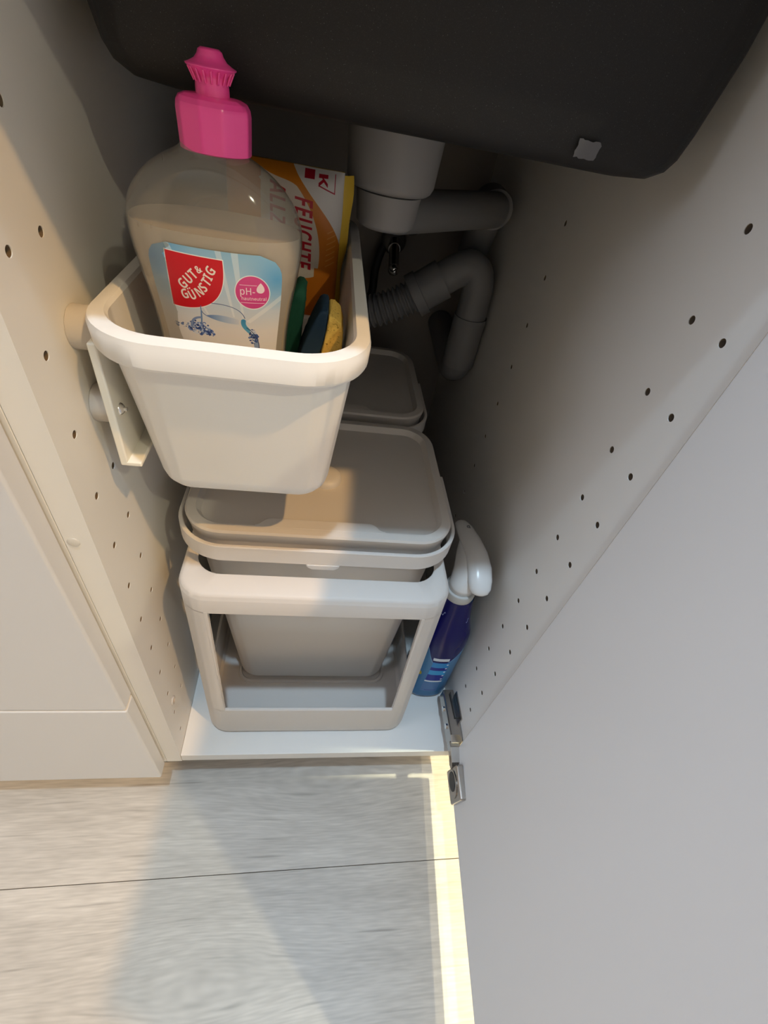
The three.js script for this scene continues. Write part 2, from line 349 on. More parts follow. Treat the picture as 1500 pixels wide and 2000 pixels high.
{
  const t = thing('shutoff_valve', 'small metal shut-off valve with dark round knob on the back panel', 'valve');
  mesh('knob', lathe([[0, 0], [0.014, 0], [0.018, 0.004], [0.0185, 0.012], [0.014, 0.018], [0, 0.018]], 0, 0, 0).rotateX(Math.PI / 2 - 0.2).translate(0.238, 0.581, -0.545), std(0.07, 0.065, 0.06, 0.35), t, 'dark round knob');
  mesh('body', [rod([0.238, 0.581, -0.559], [0.239, 0.575, -0.52], 0.009), rod([0.239, 0.585, -0.53], [0.24, 0.556, -0.505], 0.0075)], M.chrome, t);
  mesh('end_cap', new THREE.SphereGeometry(0.0085, 20, 14).scale(1, 1.1, 1).translate(0.2405, 0.553, -0.502), M.chromeBright, t);
  mesh('supply_tube', tube([[0.241, 0.58, -0.54], [0.2455, 0.62, -0.54], [0.246, 0.68, -0.54], [0.246, 0.85, -0.54]], 0.0042), M.gasket, t, 'thin dark supply tube');
  mesh('supply_hose', tube([[0.236, 0.585, -0.54], [0.224, 0.572, -0.533], [0.216, 0.545, -0.525], [0.214, 0.51, -0.515], [0.2, 0.475, -0.515], [0.16, 0.45, -0.53]], 0.006), M.gasket, t, 'black flexible supply hose');
  settle(t, 0.238, 0.581, -0.56);
}
// ------------------------------------------------------------------ bin frame and two waste bins
const BX = y => 0.1615 - 0.018 * (y - 0.1);
{
  const t = thing('bin_frame', 'pale grey open plastic frame standing on the cabinet floor around both waste bins', 'frame');
  const zf = -0.0165, zb = -0.488, cz = (zf + zb) / 2, hd = (zf - zb) / 2;
  const hw = y => 0.1345 - 0.0062 * (y - 0.098) / 0.312;
  const ring = (y, inset, r = 0.028) => rrect(BX(y), cz, hw(y) - inset, hd - inset, Math.max(0.004, r - inset), y, 10);
  const T = 0.0042;
  const open = (y, e) => rrect(BX(y), (zf - 0.0255 + zb + 0.012) / 2, hw(y) - 0.0115 - e, (zf - 0.0255 - zb - 0.012) / 2 - e, 0.024, y, 10);
  mesh('base_tray', loft([ring(0.0985, 0.03), ring(0.0985, 0.006), ring(0.101, 0.0015), ring(0.105, 0), ring(0.1695, 0), ring(0.171, 0.0012), ring(0.171, T - 0.001), ring(0.169, T), ring(0.114, T), ring(0.11, T + 0.004), ring(0.11, 0.05)], { crease: 0.5 }), M.grey, t);
  // raised footprint of the bins on the tray
  for (const dz of [0, -0.208]) mesh('tray_rim', loft([rrect(0.1625, -0.166 + dz, 0.106, 0.085, 0.018, 0.110, 8), rrect(0.1625, -0.166 + dz, 0.105, 0.084, 0.018, 0.113, 8), rrect(0.1625, -0.166 + dz, 0.102, 0.081, 0.016, 0.113, 8), rrect(0.1625, -0.166 + dz, 0.101, 0.08, 0.016, 0.1102, 8)], { cap0: false, cap1: false }), M.grey, t);
  mesh('top_rim', loft([ring(0.384, 0), ring(0.404, 0), ring(0.408, 0.0014), ring(0.4102, 0.005), open(0.4102, 0), open(0.409, 0.0012), open(0.4068, 0.0012), open(0.406, 0), ring(0.406, T + 0.002), ring(0.404, T), ring(0.384, T), ring(0.384, 0)], { cap0: false, cap1: false, crease: 0.7 }), M.grey, t);
  // four corner posts, cut from the same rounded outline
  const N = 11;
  for (const c of [0, 1, 2, 3]) {
    const lv = [0.168, 0.385];
    const prof = (y) => {
      const o = ring(y, 0), i = ring(y, T), a = o.slice(c * N, c * N + N), b = i.slice(c * N, c * N + N);
      const ext = (arr, k) => { // flat runs on both sides of the arc: 0.012 on the front/back, 0.045 on the sides
        const p = arr.map(q => q.clone()); const sx = (c === 0 || c === 3) ? 1 : -1, sz = (c < 2) ? 1 : -1;
        const flatX = p[sz * sx > 0 ? N - 1 : 0].clone().add(V(-sx * k, 0, 0)), flatZ = p[sz * sx > 0 ? 0 : N - 1].clone().add(V(0, 0, -sz * 0.03));
        return sz * sx > 0 ? [flatZ, ...p, flatX] : [flatX, ...p, flatZ];
      };
      const k = y > 0.3 ? -0.0035 : 0.0005;
      return [...ext(a, k), ...ext(b, k).reverse()];
    };
    mesh('corner_post', loft([prof(lv[0]), prof(lv[1])], { crease: 0.5 }), M.grey, t);
  }
  settle(t, 0.16, YF, cz);
}
function makeBin() {
  const t = thing('waste_bin', 'front pale grey waste bin with lid and fold-down handle, partly under the white tub', 'waste bin', 'waste bins in the frame');
  const zf = -0.0535, zb = -0.246, czT = (zf + zb) / 2, hdT = (zf - zb) / 2;     // lid footprint
  const cx = BX(0.455), cb = 0.1625;
  const B = (f, y, inset = 0, r = 0.026) => rrect(cb + (cx - cb) * f, -0.166 + (czT + 0.166) * f, 0.1035 + (0.1205 - 0.1035) * f - inset, 0.0775 + (hdT - 0.006 - 0.0775) * f - inset, r + 0.006 * f - inset * 0.5, y);
  mesh('bin_body', loft([B(0, 0.1135, 0.02), B(0, 0.1135, 0.004), B(0.012, 0.1175, 0), B(0.93, 0.422), B(0.94, 0.424, -0.003), B(1, 0.441, -0.003), B(1, 0.442, 0.001), B(0.93, 0.42, 0.0025), B(0.01, 0.118, 0.0025)], { crease: 0.6 }), M.grey, t);
  // lid: skirt, raised rim, sunken middle with a wider grip strip at the front
  const L = (y, inset, r = 0.036) => rrect(cx, czT, 0.1258 - inset, hdT - inset, r - inset, y, 10);
  const lid = mesh('lid', [loft([L(0.4405, 0.006), L(0.4405, 0.003), L(0.447, 0.0012), L(0.4535, 0), L(0.4555, 0.0015), L(0.456, 0.0035), L(0.456, 0.0095), L(0.4545, 0.0108), L(0.4496, 0.0135), L(0.449, 0.03)], { crease: 0.55 })], M.greyLid, t);
  const s = new THREE.Shape(); const gx0 = 0.1015, gx1 = 0.2045;
  s.moveTo(gx0 - 0.008, -0.0615); s.lineTo(gx1 + 0.008, -0.0615); s.lineTo(gx1 + 0.008, -0.0645); s.bezierCurveTo(gx1 + 0.001, -0.0645, gx1 + 0.001, -0.0735, gx1 - 0.006, -0.0735); s.lineTo(gx0 + 0.006, -0.0735); s.bezierCurveTo(gx0 - 0.001, -0.0735, gx0 - 0.001, -0.0645, gx0 - 0.008, -0.0645); s.lineTo(gx0 - 0.008, -0.0615);
  mesh('grip_strip', extrude(s, 0.0058, 0.0006).rotateX(Math.PI / 2).translate(0, 0.4561, 0), M.greyLid, lid);
  mesh('knob', lathe([[0, 0.0075], [0.009, 0.0073], [0.0135, 0.006], [0.0155, 0.003], [0.0158, 0]], 0, 0, 0).scale(1, 1, 1.05).translate(0.1568, 0.449, -0.142), std(0.68, 0.65, 0.61, 0.4), lid);
  // bail handle folded down around the rim
  const path = [], zp = -0.165, hw = 0.1305, zfh = -0.0465, r = 0.044;
  path.push([cx + hw, zp]); path.push([cx + hw, zp + 0.03]);
  for (let i = 0; i <= 12; i++) { const a = i / 12 * Math.PI / 2; path.push([cx + hw - r + r * Math.cos(a), zfh - r + r * Math.sin(a)]); }
  for (let i = 0; i <= 12; i++) { const a = Math.PI / 2 + i / 12 * Math.PI / 2; path.push([cx - hw + r + r * Math.cos(a), zfh - r + r * Math.sin(a)]); }
  path.push([cx - hw, zp + 0.03]); path.push([cx - hw, zp]);
  const rings = path.map(([x, z], i) => {
    const a = path[Math.max(0, i - 1)], b = path[Math.min(path.length - 1, i + 1)], tx = b[0] - a[0], tz = b[1] - a[1], l = Math.hypot(tx, tz), nx = -tz / l, nz = tx / l;
    const y0 = 0.4262, y1 = 0.4455, h = 0.0019, q = 0.0008;
    return [[-h, y0 + q], [-h + q, y0], [h - q, y0], [h, y0 + q], [h, y1 - q], [h - q, y1], [-h + q, y1], [-h, y1 - q]].map(([o, y]) => V(x + nx * o, y, z + nz * o));
  });
  const hd = mesh('handle', loft(rings, { crease: 0.5 }), M.grey, t);
  mesh('grip_tab', loft([rrect(0.1572, zfh - 0.001, 0.0165, 0.0035, 0.0035, 0.4265), rrect(0.1572, zfh - 0.001, 0.0155, 0.0035, 0.0035, 0.4225), rrect(0.1572, zfh - 0.001, 0.0125, 0.003, 0.003, 0.4202)]), M.whiteTab, hd, 'small white grip tab');
  settle(t, cb, 0.1135, -0.166);
  return t;
}
const bin = makeBin();
{
  const b = bin.clone(); b.name = numbered('waste_bin'); scene.add(b);
  b.position.z -= 0.208;
  b.userData = { label: 'rear grey waste bin in deep shade, behind the front bin and below the drain', category: 'waste bin', group: 'waste bins in the frame' };
}
// ------------------------------------------------------------------ white tub on the left wall and its bracket
const TX = 0.0925;
{
  const t = thing('storage_tub', 'white plastic tub with wide rolled rim, holding soap and sponges at the left cabinet side', 'tub');
  const cz = -0.1645;
  const R = (hw, hd, r, y) => rrect(TX, cz, hw, hd, r, y, 12);
  const tub = loft([R(0.03, 0.1, 0.014, 0.5195), R(0.0525, 0.123, 0.018, 0.5195), R(0.0570, 0.128, 0.02, 0.5212), R(0.0597, 0.131, 0.0215, 0.5258), R(0.0612, 0.133, 0.022, 0.533), R(0.0700, 0.1525, 0.030, 0.631), R(0.0712, 0.1545, 0.031, 0.633), R(0.0772, 0.1625, 0.041, 0.633), R(0.0782, 0.1638, 0.042, 0.635),
    R(0.0786, 0.1645, 0.042, 0.646), R(0.0775, 0.1635, 0.041, 0.6488), R(0.0752, 0.161, 0.039, 0.650), R(0.0695, 0.1555, 0.034, 0.650), R(0.0678, 0.1535, 0.032, 0.648), R(0.067, 0.1515, 0.029, 0.642), R(0.0588, 0.130, 0.02, 0.54), R(0.0555, 0.1265, 0.018, 0.531), R(0.049, 0.12, 0.016, 0.527), R(0.02, 0.09, 0.016, 0.527)], { crease: 0.5 });
  mesh('tub_shell', tub, M.tub, t);
  mesh('divider', box(TX - 0.0565, TX + 0.0565, 0.5265, 0.597, -0.193, -0.186, 0.003), M.tub, t);
  settle(t, TX, 0.5195, cz);
}
{
  const t = thing('tub_bracket', 'cream plastic bracket on two round spacers between the white tub and the left cabinet side', 'bracket');
  mesh('plate', [box(0.0135, 0.0185, 0.546, 0.6325, -0.27, -0.026, 0.0012)], M.bracket, t);
  mesh('lip', [box(0.0165, 0.0270, 0.546, 0.5495, -0.27, -0.026, 0.001)], M.bracket, t);
  for (const [y, z] of [[0.631, -0.0475], [0.581, -0.0475], [0.631, -0.25], [0.581, -0.25]]) mesh('spacer', rod([0.0002, y, z], [0.0138, y, z], 0.0125), M.standoff, t, 'round grey spacer');
  mesh('screw', [lathe([[0, 0.0026], [0.0022, 0.0022], [0.0037, 0.0008], [0.004, 0]], 0, 0, 0, 20).rotateZ(-Math.PI / 2).translate(0.0184, 0.585, -0.036), rod([0.0185, 0.585, -0.036], [0.0225, 0.585, -0.036], 0.0014)], M.chromeBright, t, 'shiny screw');
  settle(t, 0.0135, 0.546, -0.15);
}
// ------------------------------------------------------------------ washing-up liquid bottle
{
  const t = thing('dish_soap_bottle', 'clear bottle of washing-up liquid with a pink push-pull cap and red and blue label', 'soap bottle');
  const cx = 0.0812, cz = -0.0655;
  const P = [[0.5275, 0.034, 0.02], [0.5285, 0.0375, 0.0235], [0.532, 0.0395, 0.0255], [0.56, 0.039, 0.0258], [0.59, 0.0378, 0.0255], [0.612, 0.0374, 0.0252], [0.632, 0.038, 0.0252], [0.65, 0.0402, 0.0258], [0.668, 0.0435, 0.0268], [0.68, 0.0453, 0.0274], [0.688, 0.0457, 0.0276], [0.695, 0.0448, 0.0272], [0.702, 0.0422, 0.026], [0.7085, 0.0375, 0.024], [0.7145, 0.0312, 0.0215], [0.7195, 0.0235, 0.018], [0.7228, 0.0172, 0.0145], [0.7245, 0.0152, 0.0132], [0.727, 0.014, 0.0125]];
  const at = y => { for (let i = 1; i < P.length; i++) if (y <= P[i][0]) { const a = P[i - 1], b = P[i], f = (y - a[0]) / (b[0] - a[0]); return [a[1] + (b[1] - a[1]) * f, a[2] + (b[2] - a[2]) * f]; } return [0.0155, 0.0135]; };
  // smooth the profile
  const curve = new THREE.CatmullRomCurve3(P.map(p => V(p[1], p[0], p[2])));
  const pts = curve.getPoints(90);
  const E = 2.35;
  mesh('bottle', loft(pts.map(p => oval(cx, cz, p.x, p.z, p.y, E, 56)), { crease: 0 }), phys(0.8, 0.79, 0.75, 0.07, { transmission: 0.86, thickness: 0, ior: 1.5, clearcoat: 1, clearcoatRoughness: 0.03 }), t, 'clear plastic body');
  const lq = pts.filter(p => p.y < 0.6915).map(p => oval(cx, cz, p.x - 0.0009, p.z - 0.0009, p.y + 0.0006, E, 56));
  mesh('liquid', loft(lq, { crease: 0.8 }), phys(0.8, 0.73, 0.64, 0.25, { transmission: 0.3, thickness: 0, ior: 1.33 }), t, 'cloudy pale liquid');
  // label on the front of the body
  const tex = canvasTex(1024, 1024, (c, w, h) => {
    const X = v => v / 70 * w, Y = v => v / 70 * h;          // in millimetres from the top left of a 70 mm square
    let g = c.createLinearGradient(0, 0, 0, h); g.addColorStop(0, '#8fc0e2'); g.addColorStop(0.42, '#cfdcea'); g.addColorStop(0.6, '#e9e6e6'); g.addColorStop(1, '#efe9e4');
    c.fillStyle = g; c.fillRect(0, 0, w, h);
    g = c.createRadialGradient(X(3), Y(8), 0, X(3), Y(8), X(24)); g.addColorStop(0, '#4f9fdb'); g.addColorStop(1, 'rgba(110,175,225,0)'); c.fillStyle = g; c.fillRect(0, 0, w, h);
    g = c.createRadialGradient(X(67), Y(12), 0, X(67), Y(12), X(18)); g.addColorStop(0, '#5ea8df'); g.addColorStop(1, 'rgba(120,180,225,0)'); c.fillStyle = g; c.fillRect(0, 0, w, h);
    c.fillStyle = 'rgba(255,255,255,0.4)';
    for (const [a, b, d] of [[36, 39, 44], [44, 47.5, 49], [10, 13, 30]]) { c.beginPath(); c.moveTo(X(a), 0); c.lineTo(X(b), 0); c.lineTo(X(d), Y(34)); c.lineTo(X(d - 1), Y(34)); c.fill(); }
    c.beginPath(); c.moveTo(X(70), Y(20)); c.lineTo(X(50), Y(36)); c.lineTo(X(52), Y(37)); c.lineTo(X(70), Y(23)); c.fill();
    // red corner sign
    const red = k => { c.beginPath(); c.moveTo(X(10.5 - k), Y(3.6 - k)); c.lineTo(X(39.5 + k), Y(4.4 - k)); c.bezierCurveTo(X(40.5 + k), Y(20), X(36 + k), Y(33.2 + k), X(10.5 - k), Y(32.2 + k)); c.closePath(); c.fill(); };
    c.fillStyle = 'rgba(255,255,255,0.85)'; red(0.5); c.fillStyle = '#d3001a'; red(0);
    const word = (s, x, y, a, size, gap) => { c.save(); c.translate(X(x), Y(y)); c.rotate(a); c.font = 'bold ' + Math.round(X(size)) + 'px sans-serif'; c.fillStyle = '#f4eee6'; c.textAlign = 'left'; let o = 0; for (const ch of s) { c.save(); c.translate(o, 0); c.scale(0.86, 1); c.fillText(ch, 0, 0); c.restore(); o += c.measureText(ch).width * 0.86 + X(gap); } c.restore(); };
    word('GUT', 17.8, 22.6, -0.78, 7.2, 0.1); word('&', 26.6, 12.9, -0.62, 5.2, 0);
    { // second word on a curve
      const s = 'GÜNSTIG', ps = [[16.6, 27.6, -0.28], [21.2, 27.6, -0.45], [25.6, 25.4, -0.62], [29.0, 22.3, -0.78], [31.4, 19.0, -0.95], [33.0, 15.9, -1.05], [33.9, 13.4, -1.0]];
      [...s].forEach((ch, i) => { const [x, y, a] = ps[i]; c.save(); c.translate(X(x), Y(y)); c.rotate(a); c.scale(0.84, 1); c.font = 'bold ' + Math.round(X(7)) + 'px sans-serif'; c.fillStyle = '#f4eee6'; c.fillText(ch, 0, 0); c.restore(); });
    }
    // pink disc
    c.fillStyle = 'rgba(255,255,255,0.8)'; c.beginPath(); c.arc(X(54), Y(19.5), X(9.3), 0, 7); c.fill();
    c.fillStyle = '#d9478f'; c.beginPath(); c.arc(X(54), Y(19.5), X(8.8), 0, 7); c.fill();
    c.fillStyle = '#fbe9f2'; c.font = Math.round(X(5.2)) + 'px sans-serif'; c.textAlign = 'left'; c.fillText('pH-', X(47.2), Y(20.6));
    c.font = Math.round(X(2.5)) + 'px sans-serif'; c.fillText('hautneutral', X(48), Y(23.7)); c.fillRect(X(47.5), Y(15.4), X(9), X(0.25)); c.fillRect(X(47.6), Y(25.0), X(12.6), X(0.25));
    c.beginPath(); c.moveTo(X(58.5), Y(14.0)); c.bezierCurveTo(X(61.5), Y(17.0), X(60.5), Y(19.6), X(58.2), Y(19.6)); c.bezierCurveTo(X(55.4), Y(19.4), X(55.6), Y(16.6), X(58.5), Y(14.0)); c.fill();
    // splash of water
    c.save(); c.translate(0, Y(27.5)); c.scale(1, 0.8); c.translate(0, -Y(31.6));
    let s2 = 3; const r2 = () => { s2 = (s2 * 1103515245 + 12345) & 0x7fffffff; return s2 / 0x7fffffff; };
    c.lineCap = 'round';
    c.strokeStyle = '#566c9c'; c.lineWidth = X(0.45); c.beginPath(); c.moveTo(X(32), Y(31.6)); c.bezierCurveTo(X(43), Y(31), X(48), Y(34.5), X(49.3), Y(40)); c.stroke();
    c.beginPath(); c.moveTo(X(26), Y(34.5)); c.bezierCurveTo(X(25), Y(38), X(27), Y(41), X(30), Y(41.5)); c.stroke();
    c.fillStyle = '#5f88bd'; c.beginPath(); c.moveTo(X(26), Y(34)); c.bezierCurveTo(X(25), Y(41), X(25.4), Y(46), X(24.3), Y(51)); c.bezierCurveTo(X(26.5), Y(47), X(26.2), Y(40), X(26, ), Y(34)); c.fill();
    g = c.createLinearGradient(X(28), 0, X(46), 0); g.addColorStop(0, '#5c7fb8'); g.addColorStop(0.5, '#a7bedd'); g.addColorStop(1, '#d5dbe6'); c.fillStyle = g;
    c.beginPath(); c.moveTo(X(28), Y(41)); c.bezierCurveTo(X(34), Y(38.5), X(40), Y(39.5), X(46), Y(41.5)); c.lineTo(X(46), Y(45)); c.bezierCurveTo(X(40), Y(45), X(33), Y(44), X(28), Y(41)); c.fill();
    const blob = (x, y, sx, sy, n, cols) => { for (let i = 0; i < n; i++) { const a = r2() * 6.283, d = Math.sqrt(r2()); c.fillStyle = cols[Math.floor(r2() * cols.length)]; c.beginPath(); c.arc(X(x + Math.cos(a) * d * sx), Y(y + Math.sin(a) * d * sy), X(0.2 + r2() * 0.75), 0, 7); c.fill(); } };
    const bl = ['#3f5fa6', '#7e9bd0', '#b9c9e6', '#2e4689', '#dfe6f2', '#5f7fc0'];
    blob(23.5, 51, 6.5, 5.2, 150, bl); blob(15, 51, 6, 3, 18, ['#6078aa', '#93a5c8']); blob(29, 53, 4, 3, 40, bl);
    c.strokeStyle = '#7f97c4'; c.lineWidth = X(1.4); c.beginPath(); c.moveTo(X(19.5), Y(51)); c.bezierCurveTo(X(19.5), Y(46), X(22), Y(43.5), X(25), Y(43)); c.stroke();
    g = c.createLinearGradient(0, Y(40), 0, Y(60)); g.addColorStop(0, '#3f93c8'); g.addColorStop(0.4, '#56a7cf'); g.addColorStop(1, '#8fa6cc'); c.strokeStyle = g; c.lineWidth = X(2.6);
    c.beginPath(); c.moveTo(X(48.5), Y(42)); c.bezierCurveTo(X(47.5), Y(47), X(52), Y(49), X(53.5), Y(53)); c.bezierCurveTo(X(55), Y(57), X(55), Y(60), X(55.5), Y(66)); c.stroke();
    blob(53.5, 54, 2.3, 6, 60, ['#2f3f70', '#6f86b8', '#cfd8ea', '#405a9a']);
    c.strokeStyle = '#2c3a63'; c.lineWidth = X(0.4); c.beginPath(); c.moveTo(X(50), Y(47)); c.bezierCurveTo(X(54), Y(50), X(57), Y(56), X(56.5), Y(64)); c.stroke();
    c.restore();
  });
  const top = 0.6858, bot = 0.553, NX = 40, NY = 44, pos = [], uv = [], idx = [];
  // shaped label: rounded top corners, sides following the waist
  for (let j = 0; j <= NY; j++) {
    const f = j / NY; let y = top - (top - bot) * f;
    const half0 = 0.0345 - 0.0045 * THREE.MathUtils.smoothstep(f, 0.06, 0.55);
    const rr = 0.011, dy = top - y; const cut = dy < rr ? rr - Math.sqrt(Math.max(0, rr * rr - (rr - dy) ** 2)) : 0;
    const half = half0 - cut;
    let A = null; { let best = 1e9; for (const p of pts) { const d = Math.abs(p.y - y); if (d < best) { best = d; A = p; } } }
    const [hw, hd] = at(y);
    for (let i = 0; i <= NX; i++) {
      const x = (i / NX * 2 - 1) * half, q = Math.min(0.9999, Math.abs(x) / hw);
      const z = hd * (1 - q ** E) ** (1 / E) + 0.00055;
      pos.push(cx + 0.0018 + x, y, cz + z); uv.push((x + 0.035) / 0.07, 1 - dy / 0.07 * 1.0);
    }
  }
  for (let j = 0; j < NY; j++) for (let i = 0; i < NX; i++) { const a = j * (NX + 1) + i; idx.push(a, a + NX + 1, a + 1, a + 1, a + NX + 1, a + NX + 2); }
  const lg = new THREE.BufferGeometry(); lg.setAttribute('position', new THREE.Float32BufferAttribute(pos, 3)); lg.setAttribute('uv', new THREE.Float32BufferAttribute(uv, 2)); lg.setIndex(idx); lg.computeVertexNormals();
  tex.wrapT = THREE.ClampToEdgeWrapping;
  mesh('front_label', lg, phys(1, 1, 1, 0.35, { map: tex }), t, 'printed label with a red sign and a splash');
  // cap
  const cap = [[0.7225, 0.0158, 0.0138], [0.723, 0.0168, 0.0146], [0.738, 0.0172, 0.0146], [0.7405, 0.0168, 0.0142], [0.7425, 0.0155, 0.013], [0.7435, 0.013, 0.011], [0.7438, 0.009, 0.008]].map(([y, a, b]) => oval(cx + 0.0022, cz, a, b, y + 0.0005, 2.2, 48));
  const cm = mesh('cap', loft(cap, { crease: 0.7 }), M.pink, t, 'pink plastic cap');
  const sx = cx + 0.0022;
  mesh('spout', [lathe([[0.0076, 0], [0.0076, 0.003], [0.0074, 0.006], [0.008, 0.0078], [0.0096, 0.0094], [0.0111, 0.0104], [0.0112, 0.0109], [0.0096, 0.0115], [0.0072, 0.0128], [0.0058, 0.0145], [0.0052, 0.0160], [0.004, 0.0168], [0, 0.0169]], sx, 0.7435, cz, 40),
    ...Array.from({ length: 18 }, (_, i) => { const a = i / 18 * Math.PI * 2; return rod([sx + Math.cos(a) * 0.0077, 0.7488, cz + Math.sin(a) * 0.0077], [sx + Math.cos(a) * 0.0100, 0.7534, cz + Math.sin(a) * 0.0100], 0.0005, 0.0005, 6); })], M.pink, cm);
  settle(t, cx, 0.5275, cz);
}
// ------------------------------------------------------------------ packet of wet wipes
{
  const t = thing('wet_wipes_packet', 'orange and white packet of wet wipes standing on end behind the soap bottle', 'wipes packet');
  const x0 = 0.060, x1 = 0.1515, cx = (x0 + x1) / 2, HW = (x1 - x0) / 2, y0 = 0.5285, y1 = 0.7005, cz = -0.222;
  const tex = canvasTex(768, 1024, (c, w, h) => {
    c.fillStyle = '#e2d6c8'; c.fillRect(0, 0, w, h);
    const X = v => v * w, Y = v => v * h;
    let g = c.createLinearGradient(0, 0, w, h); g.addColorStop(0, '#dd8a24'); g.addColorStop(1, '#d07018');
    c.fillStyle = g; c.fillRect(0, 0, X(0.30), h); c.fillRect(0, Y(0.40), w, h);
    c.fillStyle = '#e6d8c8'; c.beginPath(); c.moveTo(X(0.28), Y(0.06)); c.bezierCurveTo(X(0.46), Y(0.12), X(0.36), Y(0.3), X(0.42), Y(0.42)); c.bezierCurveTo(X(0.55), Y(0.46), X(0.7), Y(0.46), X(0.78), Y(0.44)); c.lineTo(X(0.78), Y(0.1)); c.lineTo(X(0.5), 0.02); c.fill();
    c.fillStyle = g; c.beginPath(); c.moveTo(X(0.24), 0); c.lineTo(X(0.56), 0); c.bezierCurveTo(X(0.72), Y(0.11), X(0.9), Y(0.17), X(0.98), Y(0.27)); c.lineTo(X(1), Y(0.3)); c.lineTo(X(1), Y(0.6)); c.lineTo(X(0.76), Y(0.5)); c.bezierCurveTo(X(0.9), Y(0.34), X(0.78), Y(0.16), X(0.6), Y(0.07)); c.bezierCurveTo(X(0.5), Y(0.04), X(0.36), Y(0.06), X(0.24), 0); c.fill();
    c.strokeStyle = 'rgba(255,225,170,0.35)'; c.lineWidth = 4; for (let i = 0; i < 7; i++) { c.beginPath(); c.moveTo(X(0.88), Y(0.24 + i * 0.025)); c.lineTo(X(0.96), Y(0.22 + i * 0.025)); c.stroke(); }
    c.fillStyle = '#ece6e0'; c.beginPath(); c.moveTo(X(0.56), 0); c.bezierCurveTo(X(0.72), Y(0.11), X(0.9), Y(0.17), X(0.98), Y(0.27)); c.lineTo(X(1), Y(0.27)); c.lineTo(X(1), 0); c.fill();
    const word = (t2, x, y, size, len) => { c.save(); c.translate(X(x), Y(y)); c.rotate(Math.PI / 2 - 0.02); c.font = 'bold italic ' + size + 'px sans-serif'; c.fillStyle = '#c4122c'; c.textAlign = 'left'; const k = len * h / c.measureText(t2).width; c.scale(k, 1); c.fillText(t2, 0, 0); c.restore(); };
    word('FEUCHTE', 0.585, 0.10, 165, 0.305); word('ALLZWECK', 0.375, 0.06, 140, 0.36);
    c.fillStyle = '#b3152d'; c.fillRect(X(0.66), Y(0.006), X(0.085), Y(0.03)); c.font = 'bold 84px sans-serif'; c.save(); c.translate(X(0.78), Y(0.008)); c.rotate(Math.PI / 2); c.fillText('K', 0, 0); c.restore();
    c.strokeStyle = '#b3152d'; c.lineWidth = 5; c.beginPath(); c.moveTo(X(0.92), Y(0.01)); c.lineTo(X(0.92), Y(0.08)); c.lineTo(X(0.78), Y(0.055)); c.stroke();
  });
  const NX = 30, NY = 40;
  const thick = (u, v) => 0.0015 + 0.0155 * Math.pow(Math.max(0, 1 - Math.abs(u) ** 4), 0.5) * Math.pow(Math.max(0, 1 - Math.abs(v) ** 6), 0.5) + 0.0012 * noise.noise(u * 3 + 5, v * 4, 2.2);
  const half = (sgn) => {
    const pos = [], uv = [], idx = [];
    for (let j = 0; j <= NY; j++) for (let i = 0; i <= NX; i++) {
      const u = Math.sin((i / NX * 2 - 1) * Math.PI / 2), v = j / NY * 2 - 1;
      const sidew = 1 + 0.02 * noise.noise(v * 3, 1.5, 7), yw = y0 + (y1 - y0) * j / NY;
      pos.push(cx + u * HW * sidew, yw, cz + sgn * Math.max(0.0004, thick(u, v) * (Math.abs(u) > 0.999 ? 0 : 1))); uv.push((u + 1) / 2, j / NY);
    }
    for (let j = 0; j < NY; j++) for (let i = 0; i < NX; i++) { const a = j * (NX + 1) + i; sgn > 0 ? idx.push(a, a + 1, a + NX + 1, a + 1, a + NX + 2, a + NX + 1) : idx.push(a, a + NX + 1, a + 1, a + 1, a + NX + 1, a + NX + 2); }
    const g = new THREE.BufferGeometry(); g.setAttribute('position', new THREE.Float32BufferAttribute(pos, 3)); g.setAttribute('uv', new THREE.Float32BufferAttribute(uv, 2)); g.setIndex(idx); g.computeVertexNormals(); return g;
  };
  mesh('front_print', half(1), phys(1, 1, 1, 0.38, { map: tex }), t, 'printed front');
  const yellow = phys(0.78, 0.5, 0.04, 0.4);
  mesh('back_film', half(-1), yellow, t, 'yellow film');
  // crinkled yellow seal along the right edge
  const pos = [], idx = [], n = 26;
  for (let j = 0; j <= n; j++) { const f = j / n, y = y1 - 0.002 - f * 0.155, wv = Math.sin(f * 9) * 0.002 + Math.sin(f * 23) * 0.001; for (const [dx, dz] of [[-0.002, 0.0015], [0.003, -0.002 + wv], [0.0075 - f * 0.004 + wv * 0.6, -0.007 + wv]]) pos.push(x1 + dx, y, cz + dz); }
  for (let j = 0; j < n; j++) for (let i = 0; i < 2; i++) { const a = j * 3 + i; idx.push(a, a + 3, a + 1, a + 1, a + 3, a + 4); }
  const sg = new THREE.BufferGeometry(); sg.setAttribute('position', new THREE.Float32BufferAttribute(pos, 3)); sg.setIndex(idx); sg.computeVertexNormals(); sg.setAttribute('uv', new THREE.Float32BufferAttribute(new Float32Array(pos.length / 3 * 2), 2));
  mesh('side_seal', sg, yellow, t, 'crinkled yellow edge seal');
  settle(t, cx, y0, cz);
}
// ------------------------------------------------------------------ sponges
function rough(g, amp, f, s) {
  g = mergeVertices(norm(g).deleteAttribute('normal').deleteAttribute('uv'), 1e-5); g.computeVertexNormals();
  const p = g.attributes.position, n = g.attributes.normal;
  for (let i = 0; i < p.count; i++) { const k = amp * (noise.noise(p.getX(i) * f, p.getY(i) * f, p.getZ(i) * f + s) + 0.5 * noise.noise(p.getX(i) * f * 2.7, p.getY(i) * f * 2.7, p.getZ(i) * f * 2.7 + s)); p.setXYZ(i, p.getX(i) + n.getX(i) * k, p.getY(i) + n.getY(i) * k, p.getZ(i) + n.getZ(i) * k); }
  g.computeVertexNormals(); g.setAttribute('uv', new THREE.Float32BufferAttribute(new Float32Array(p.count * 2), 2)); return g;
}
